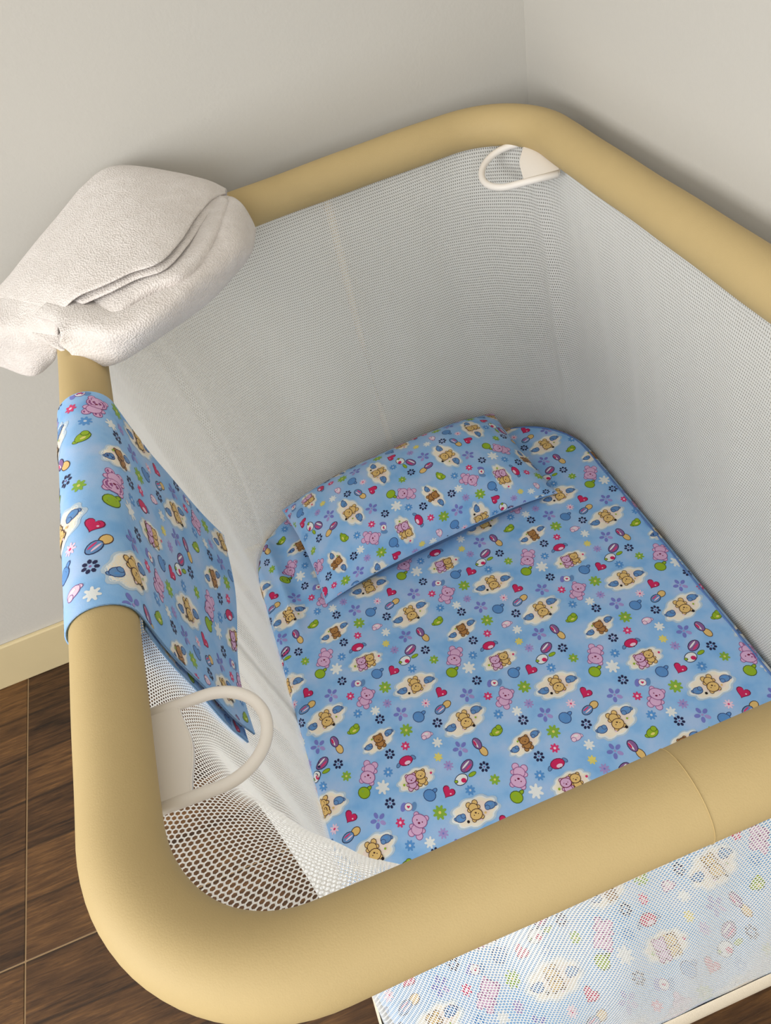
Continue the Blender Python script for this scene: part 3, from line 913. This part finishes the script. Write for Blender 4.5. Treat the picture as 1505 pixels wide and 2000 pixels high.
ol = mat_outline(-0.002)
vb = [bm.verts.new((p_[0], p_[1], MZ - MT + 0.0005)) for p_ in ol]
bm.faces.new(vb[::-1])
me = bpy.data.meshes.new('underside'); bm.to_mesh(me); bm.free()
link('underside', me, M['cloth'], mattress)
ol = mat_outline(-0.011)
k0 = int(np.argmin(np.hypot(ol[:, 0] - 0.10, ol[:, 1] - MY1))); ol = np.roll(ol, -k0 - 1, 0)[::-1]
ol = ol[:int(np.argmin(np.hypot(ol[:, 0] - 0.2, ol[:, 1] - MY0)))]
tube_obj('piping', np.c_[ol, np.full(len(ol), MZ - 0.0012)], 0.0021, M['piping'], mattress, n=10)

# ------------------------------------------------------------------ pillow
PC = np.array([0.020, 0.318, MZ + 0.004]); PHX, PHY, PTH = 0.236, 0.120, 0.066
PROT = math.radians(4.6)
PTILT = math.radians(5)
# cross-section across the pillow, tabulated by arclength
_a = np.linspace(-1, 1, 401)
_prof_y = np.sign(_a) * (1 - (1 - np.abs(_a)) ** 1.6)
_prof_h = (1 - np.abs(_prof_y) ** 2.6) ** 0.62
_len = np.concatenate([[0], np.cumsum(np.hypot(np.diff(_prof_y * PHY), np.diff(_prof_h * PTH)))])
PHALF = _len[-1] / 2


def S_pil(uv):
    u, v = uv[:, 0], uv[:, 1]
    yb = np.interp(v + PHALF, _len, _prof_y); hh = np.interp(v + PHALF, _len, _prof_h)
    un = np.clip(u / PHX, -1, 1)
    taper = 0.10 + 0.90 * (1 - np.abs(un) ** 3.2) ** 0.62
    pinch = 1 - 0.055 * (1 - np.abs(un) ** 4) * np.abs(yb) ** 3 * 0.6
    endpull = 1 - 0.035 * (1 - np.abs(yb) ** 2) * np.abs(un) ** 4
    wr = 0.0022 * vnoise(u * 2.0, v * 2.0, 9) * hh + 0.0016 * np.sin(v * 170 + 12 * un) * np.clip((np.abs(un) - 0.70) / 0.3, 0, 1) * hh
    lx_ = u * endpull
    ly_ = yb * PHY * pinch
    lz_ = PTH * hh * taper + wr + 0.004 + 0.020 * (1 - np.abs(un) ** 3)
    # lean against the far net
    ct, st = math.cos(PTILT), math.sin(PTILT)
    y2 = ly_ * ct - lz_ * st; z2 = (ly_ + PHY) * st + lz_ * ct
    c_, s_ = math.cos(PROT), math.sin(PROT)
    return np.stack([PC[0] + lx_ * c_ - y2 * s_, PC[1] + lx_ * s_ + y2 * c_, PC[2] + z2], 1)


NU, NV = 151, 111
us = np.linspace(-PHX, PHX, NU); vs = np.linspace(-PHALF, PHALF, NV)
uu, vv = np.meshgrid(us, vs, indexing='ij')
uv = np.stack([uu.ravel(), vv.ravel()], 1)
top = S_pil(uv)
pillow = empty('pillow', tuple(PC))
tag(pillow, 'small blue printed pillow lying across the far end of the mattress', 'pillow')
# flat underside sharing the seam outline
lowV = top.copy()
yb = np.interp(uv[:, 1] + PHALF, _len, _prof_y); hh = np.interp(uv[:, 1] + PHALF, _len, _prof_h)
un = uv[:, 0] / PHX
edge_h = (0.10 + 0.90 * (1 - np.abs(un) ** 3.2) ** 0.62) * hh * PTH
lowV[:, 2] -= edge_h * 0.985 + 0.001 + 0.034 * hh ** 0.7 * (1 - np.abs(un) ** 3)
lowV[:, 2] = np.maximum(lowV[:, 2], MZ + 0.002)
qd = grid_quads(NU, NV)
lowN = np.tile((0, 0, -1.0), (len(lowV), 1))
rim = []
nb = len(top)
for k in range(NU - 1):
    rim.append((k * NV, k * NV + nb, (k + 1) * NV + nb, (k + 1) * NV)); a_, b_ = k * NV + NV - 1, (k + 1) * NV + NV - 1
    rim.append((a_, b_, b_ + nb, a_ + nb))
for k in range(NV - 1):
    rim.append((k, k + 1, k + 1 + nb, k + nb)); a_, b_ = (NU - 1) * NV + k, (NU - 1) * NV + k + 1
    rim.append((a_, a_ + nb, b_ + nb, b_))
eQ = np.concatenate([qd[:, ::-1] + nb, np.array(rim)])
printed_cloth('pillowcase', S_pil, uv, qd, lambda p_: (np.abs(p_[:, 0]) < PHX - 0.002) & (np.abs(p_[:, 1]) < PHALF - 0.002), (-PHX, PHX, -PHALF, PHALF), -math.pi / 2 + 0.05, np.array([0.028, 0.17]), 0.95, pillow, extra=(lowV, lowN, eQ))

# ------------------------------------------------------------------ cloth folded over the left rail
DV0, DV1 = -0.188, 0.118
RO = RT * 1.02 + 0.0025
OUT_L, IN_L = 0.075, 0.285


def S_drape(uv):
    u, v = uv[:, 0], uv[:, 1]            # u: across the rail, 0 on its crest, + towards the inside; v along the rail
    k = np.clip((v - DV0) / (DV1 - DV0), 0, None)
    qa = RO * np.pi / 2
    th = np.clip(u / RO, -np.pi / 2, np.pi / 2)
    x = -LX / 2 + RO * np.sin(th); z = HR + RO * np.cos(th)
    # inner flap
    di = np.clip(u - qa, 0, None)
    xb = -0.317 + 0.028 * k ** 1.4                        # where its lower edge hangs
    slope = (xb - (-LX / 2 + RO)) / IN_L
    f = di / IN_L
    x = x + slope * di + 0.006 * f * np.sin(v * 26 + 1.0) * (1 - 0.3 * f) - 0.004 * np.sin(np.pi * np.clip(f, 0, 1))
    z = z - di * np.sqrt(np.clip(1 - slope ** 2, 0, 1)) * (1 - 0.035 * np.sin(3 * v))
    # outer flap
    do = np.clip(-u - qa, 0, None)
    x = x - 0.05 * do + 0.003 * np.sin(v * 40) * do / OUT_L
    z = z - do
    y = v + 0.030 * f * (k - 0.2) * (k > 0.2) + 0.020 * f * (1 - k) ** 2 + 0.002 * np.sin(u * 40)
    return np.stack([x, y, z + 0.0005 * vnoise(u * 3, v * 3, 3)], 1)


U0, U1 = -(RO * np.pi / 2 + OUT_L), RO * np.pi / 2 + IN_L
nu, nv = 110, 62
us = np.linspace(U0, U1, nu); vs = np.linspace(DV0, DV1, nv)
uu, vv = np.meshgrid(us, vs, indexing='ij')
uv = np.stack([uu.ravel(), vv.ravel()], 1)
nrm = normals_of(S_drape, uv)
inV = S_drape(uv) - nrm * 0.0022
qd = grid_quads(nu, nv); nb = nu * nv
rim = []
for k in range(nu - 1):
    rim.append((k * nv, k * nv + nb, (k + 1) * nv + nb, (k + 1) * nv)); a_, b_ = k * nv + nv - 1, (k + 1) * nv + nv - 1
    rim.append((a_, b_, b_ + nb, a_ + nb))
for k in range(nv - 1):
    rim.append((k, k + 1, k + 1 + nb, k + nb)); a_ = (nu - 1) * nv + k
    rim.append((a_, a_ + nb, a_ + 1 + nb, a_ + 1))
drape = empty('folded_sheet', (-LX / 2, -0.03, HR + RO))
tag(drape, 'folded blue printed cotton sheet hung over the left side of the padded rail', 'sheet')
printed_cloth('outer_fold', S_drape, uv, qd, lambda p_: (p_[:, 0] > U0 + 0.001) & (p_[:, 0] < U1 - 0.001) & (p_[:, 1] > DV0 + 0.001) & (p_[:, 1] < DV1 - 0.001),
              (U0, U1, DV0, DV1), 0.38, np.array([0.03, -0.06]), 1.0, drape, extra=(inV, -nrm, np.concatenate([qd[:, ::-1] + nb, np.array(rim)])))


# the second layer of the folded sheet, hanging just behind the first
def S_back(uv):
    p_ = S_drape(uv)
    f = np.clip((uv[:, 0] - RO * np.pi / 2) / IN_L, 0, 1)
    p_[:, 0] -= 0.0035 + 0.006 * f
    p_[:, 1] -= 0.006 * f
    p_[:, 2] -= 0.001 * f
    return p_


us = np.linspace(RO * np.pi / 2 + 0.02, U1, 60)
uu, vv = np.meshgrid(us, vs, indexing='ij')
uvb = np.stack([uu.ravel(), vv.ravel()], 1)
nrm = normals_of(S_back, uvb); nb = 60 * nv; qd = grid_quads(60, nv); rim = []
for k in range(59):
    rim.append((k * nv, k * nv + nb, (k + 1) * nv + nb, (k + 1) * nv)); a_, b_ = k * nv + nv - 1, (k + 1) * nv + nv - 1
    rim.append((a_, b_, b_ + nb, a_ + nb))
for k in range(nv - 1):
    rim.append((k, k + 1, k + 1 + nb, k + nb)); a_ = 59 * nv + k
    rim.append((a_, a_ + nb, a_ + 1 + nb, a_ + 1))
UB0 = us[0] + 0.001
printed_cloth('under_fold', S_back, uvb, qd, lambda p_: (p_[:, 0] > UB0) & (p_[:, 0] < U1 - 0.001) & (p_[:, 1] > DV0 + 0.001) & (p_[:, 1] < DV1 - 0.001),
              (0.06, U1, DV0, DV1), 0.38, np.array([0.09, 0.02]), 1.0, drape, extra=(S_back(uvb) - nrm * 0.0022, -nrm, np.concatenate([qd[:, ::-1] + nb, np.array(rim)])))

# ------------------------------------------------------------------ towel over the far left corner
A0 = [(-0.112, 0.425, 0.945), (-0.131, 0.391, 0.958), (-0.156, 0.34, 0.967), (-0.183, 0.275, 0.974), (-0.216, 0.232, 0.976), (-0.25, 0.233, 0.976), (-0.282, 0.232, 0.973), (-0.321, 0.242, 0.966), (-0.349, 0.247, 0.952)]
A3 = [(-0.108, 0.445, 0.94), (-0.129, 0.452, 0.957), (-0.17, 0.478, 0.975), (-0.24, 0.526, 0.99), (-0.289, 0.507, 0.985), (-0.339, 0.47, 0.97), (-0.383, 0.44, 0.955), (-0.427, 0.429, 0.935), (-0.476, 0.443, 0.91)]
I0 = [(-0.114, 0.4, 0.95), (-0.138, 0.319, 0.956), (-0.165, 0.26, 0.96), (-0.198, 0.221, 0.962), (-0.23, 0.219, 0.962), (-0.256, 0.214, 0.959), (-0.28, 0.205, 0.955), (-0.305, 0.208, 0.944)]
M1 = [(-0.116, 0.42, 0.938), (-0.153, 0.372, 0.938), (-0.182, 0.317, 0.938), (-0.215, 0.284, 0.938), (-0.255, 0.28, 0.938), (-0.289, 0.265, 0.938), (-0.325, 0.259, 0.938), (-0.345, 0.25, 0.938), (-0.356, 0.244, 0.938)]
M2 = [(-0.106, 0.419, 0.942), (-0.129, 0.32, 0.952), (-0.157, 0.268, 0.952), (-0.187, 0.226, 0.952), (-0.224, 0.202, 0.952), (-0.263, 0.184, 0.952), (-0.297, 0.18, 0.952), (-0.329, 0.2, 0.952), (-0.35, 0.203, 0.952)]
M3 = [(-0.096, 0.396, 0.935), (-0.116, 0.296, 0.937), (-0.145, 0.254, 0.937), (-0.177, 0.224, 0.937), (-0.216, 0.193, 0.937), (-0.257, 0.171, 0.937), (-0.295, 0.171, 0.937), (-0.329, 0.194, 0.937), (-0.359, 0.212, 0.937)]
M4 = [(-0.093, 0.381, 0.905), (-0.111, 0.327, 0.905), (-0.142, 0.287, 0.905), (-0.176, 0.252, 0.905), (-0.217, 0.224, 0.905), (-0.259, 0.204, 0.905), (-0.299, 0.187, 0.905), (-0.324, 0.19, 0.905), (-0.353, 0.206, 0.925)]
C0 = [(-0.347, 0.244, 0.945), (-0.388, 0.286, 0.945), (-0.428, 0.32, 0.945), (-0.463, 0.351, 0.945)]
C1 = [(-0.358, 0.24, 0.93), (-0.397, 0.276, 0.93), (-0.437, 0.307, 0.93), (-0.472, 0.337, 0.93)]
C2 = [(-0.385, 0.279, 0.89), (-0.42, 0.296, 0.89), (-0.462, 0.337, 0.89), (-0.498, 0.361, 0.89)]
C3 = [(-0.412, 0.327, 0.855), (-0.439, 0.31, 0.855), (-0.485, 0.365, 0.855), (-0.523, 0.397, 0.855)]


def catmull(P_, m_):
    """refine a row of points"""
    P_ = np.asarray(P_, float); n_ = len(P_)
    ext = np.concatenate([[2 * P_[0] - P_[1]], P_, [2 * P_[-1] - P_[-2]]])
    out_ = []
    for k in range(n_ - 1):
        p0, p1, p2, p3 = ext[k:k + 4]
        for t_ in np.linspace(0, 1, m_, endpoint=False):
            out_.append(0.5 * (2 * p1 + (p2 - p0) * t_ + (2 * p0 - 5 * p1 + 4 * p2 - p3) * t_ ** 2 + (3 * p1 - p0 - 3 * p2 + p3) * t_ ** 3))
    out_.append(P_[-1])
    return np.array(out_)


def sheet(name, rows_, parent, thick=0.005, mu=6, mv=6, fuzz=0.0012, seed=0):
    G = np.array([catmull(r, mu) for r in rows_])
    G = np.stack([catmull(G[:, k], mv) for k in range(G.shape[1])], 1)
    n0, n1 = G.shape[:2]
    V_ = G.reshape(-1, 3)
    V_[:, 2] += fuzz * vnoise(V_[:, 0] * 4, V_[:, 1] * 4, seed)
    me_ = mesh_np(name, V_, quads=grid_quads(n0, n1)); smooth(me_)
    o_ = link(name, me_, M['towel'], parent)
    md = o_.modifiers.new('thickness', 'SOLIDIFY'); md.thickness = thick; md.offset = 0.0
    md2 = o_.modifiers.new('round', 'SUBSURF'); md2.levels = 1; md2.render_levels = 1
    return o_


A0, A3, I0, M1, M2, M3, M4 = map(np.array, (A0, A3, I0, M1, M2, M3, M4))
M1[-4:, 2] = (0.944, 0.954, 0.956, 0.951); M1[-4:, 1] -= (0.008, 0.012, 0.014, 0.012)
for r in (M1, M2, M3, M4):
    r[-1] = r[-2] + (r[-1] - r[-2]) * 0.95
towel = empty('towel', (-0.30, 0.40, HR + RT))
tag(towel, 'white terry towel folded in layers over the far left corner of the rail', 'towel')
BK = A3 - A0
A1 = A0 + BK * 0.33 + np.array([0, 0, 0.008]); A2 = A0 + BK * 0.68 + np.array([0, 0, 0.008])
A1[0, 2] -= 0.006; A2[0, 2] -= 0.006
A4 = A3 + np.array([-0.004, 0.012, -0.02]); A5 = A3 + np.array([-0.006, 0.014, -0.06])
A4[:, 1] = np.minimum(A4[:, 1], 0.543); A5[:, 1] = np.minimum(A5[:, 1], 0.544)
sheet('top_layer', [A0, A1, A2, A3, A4, A5], towel, 0.0042, seed=1)
AA0 = A0 + np.array([0.003, -0.004, -0.008]); AA0[-1] += (0.003, -0.008, -0.008); AA1 = AA0 + BK * 0.25 + np.array([0, 0, 0.004]); AA2 = AA0 + BK * 0.5
sheet('second_layer', [AA0[:-1], AA1[:-1], AA2[:-1]], towel, 0.0038, seed=2)
M0 = M1 + BK * 0.22 + np.array([0, 0, 0.004])
M5 = M4 + np.array([-0.02, 0.03, -0.004]); M5[:, 2] = 0.920
M6 = M5 + BK * 0.35; M6[:, 2] = 0.93
sheet('folded_layer', [M0, M1, M2, M3, M4, M5, M6], towel, 0.0055, seed=3)
IB = I0 + np.array([-0.012, 0.030, 0.0]); IB2 = I0 + np.array([-0.022, 0.055, -0.002])
sheet('inner_fold', [I0 + np.array([0.001, -0.001, -0.010]), I0, IB, IB2], towel, 0.004, seed=4)
C0, C1, C2, C3 = map(np.array, (C0, C1, C2, C3))
AL = np.array([A0[-1], A1[-1], A2[-1], A3[-1]])               # runs on from the left edge of the top layer
sheet('hanging_end', [AL + np.array([0.012, 0, 0.0005]), AL, C1 + np.array([-0.004, 0.008, 0.0]), C2, C3], towel, 0.0045, seed=5)
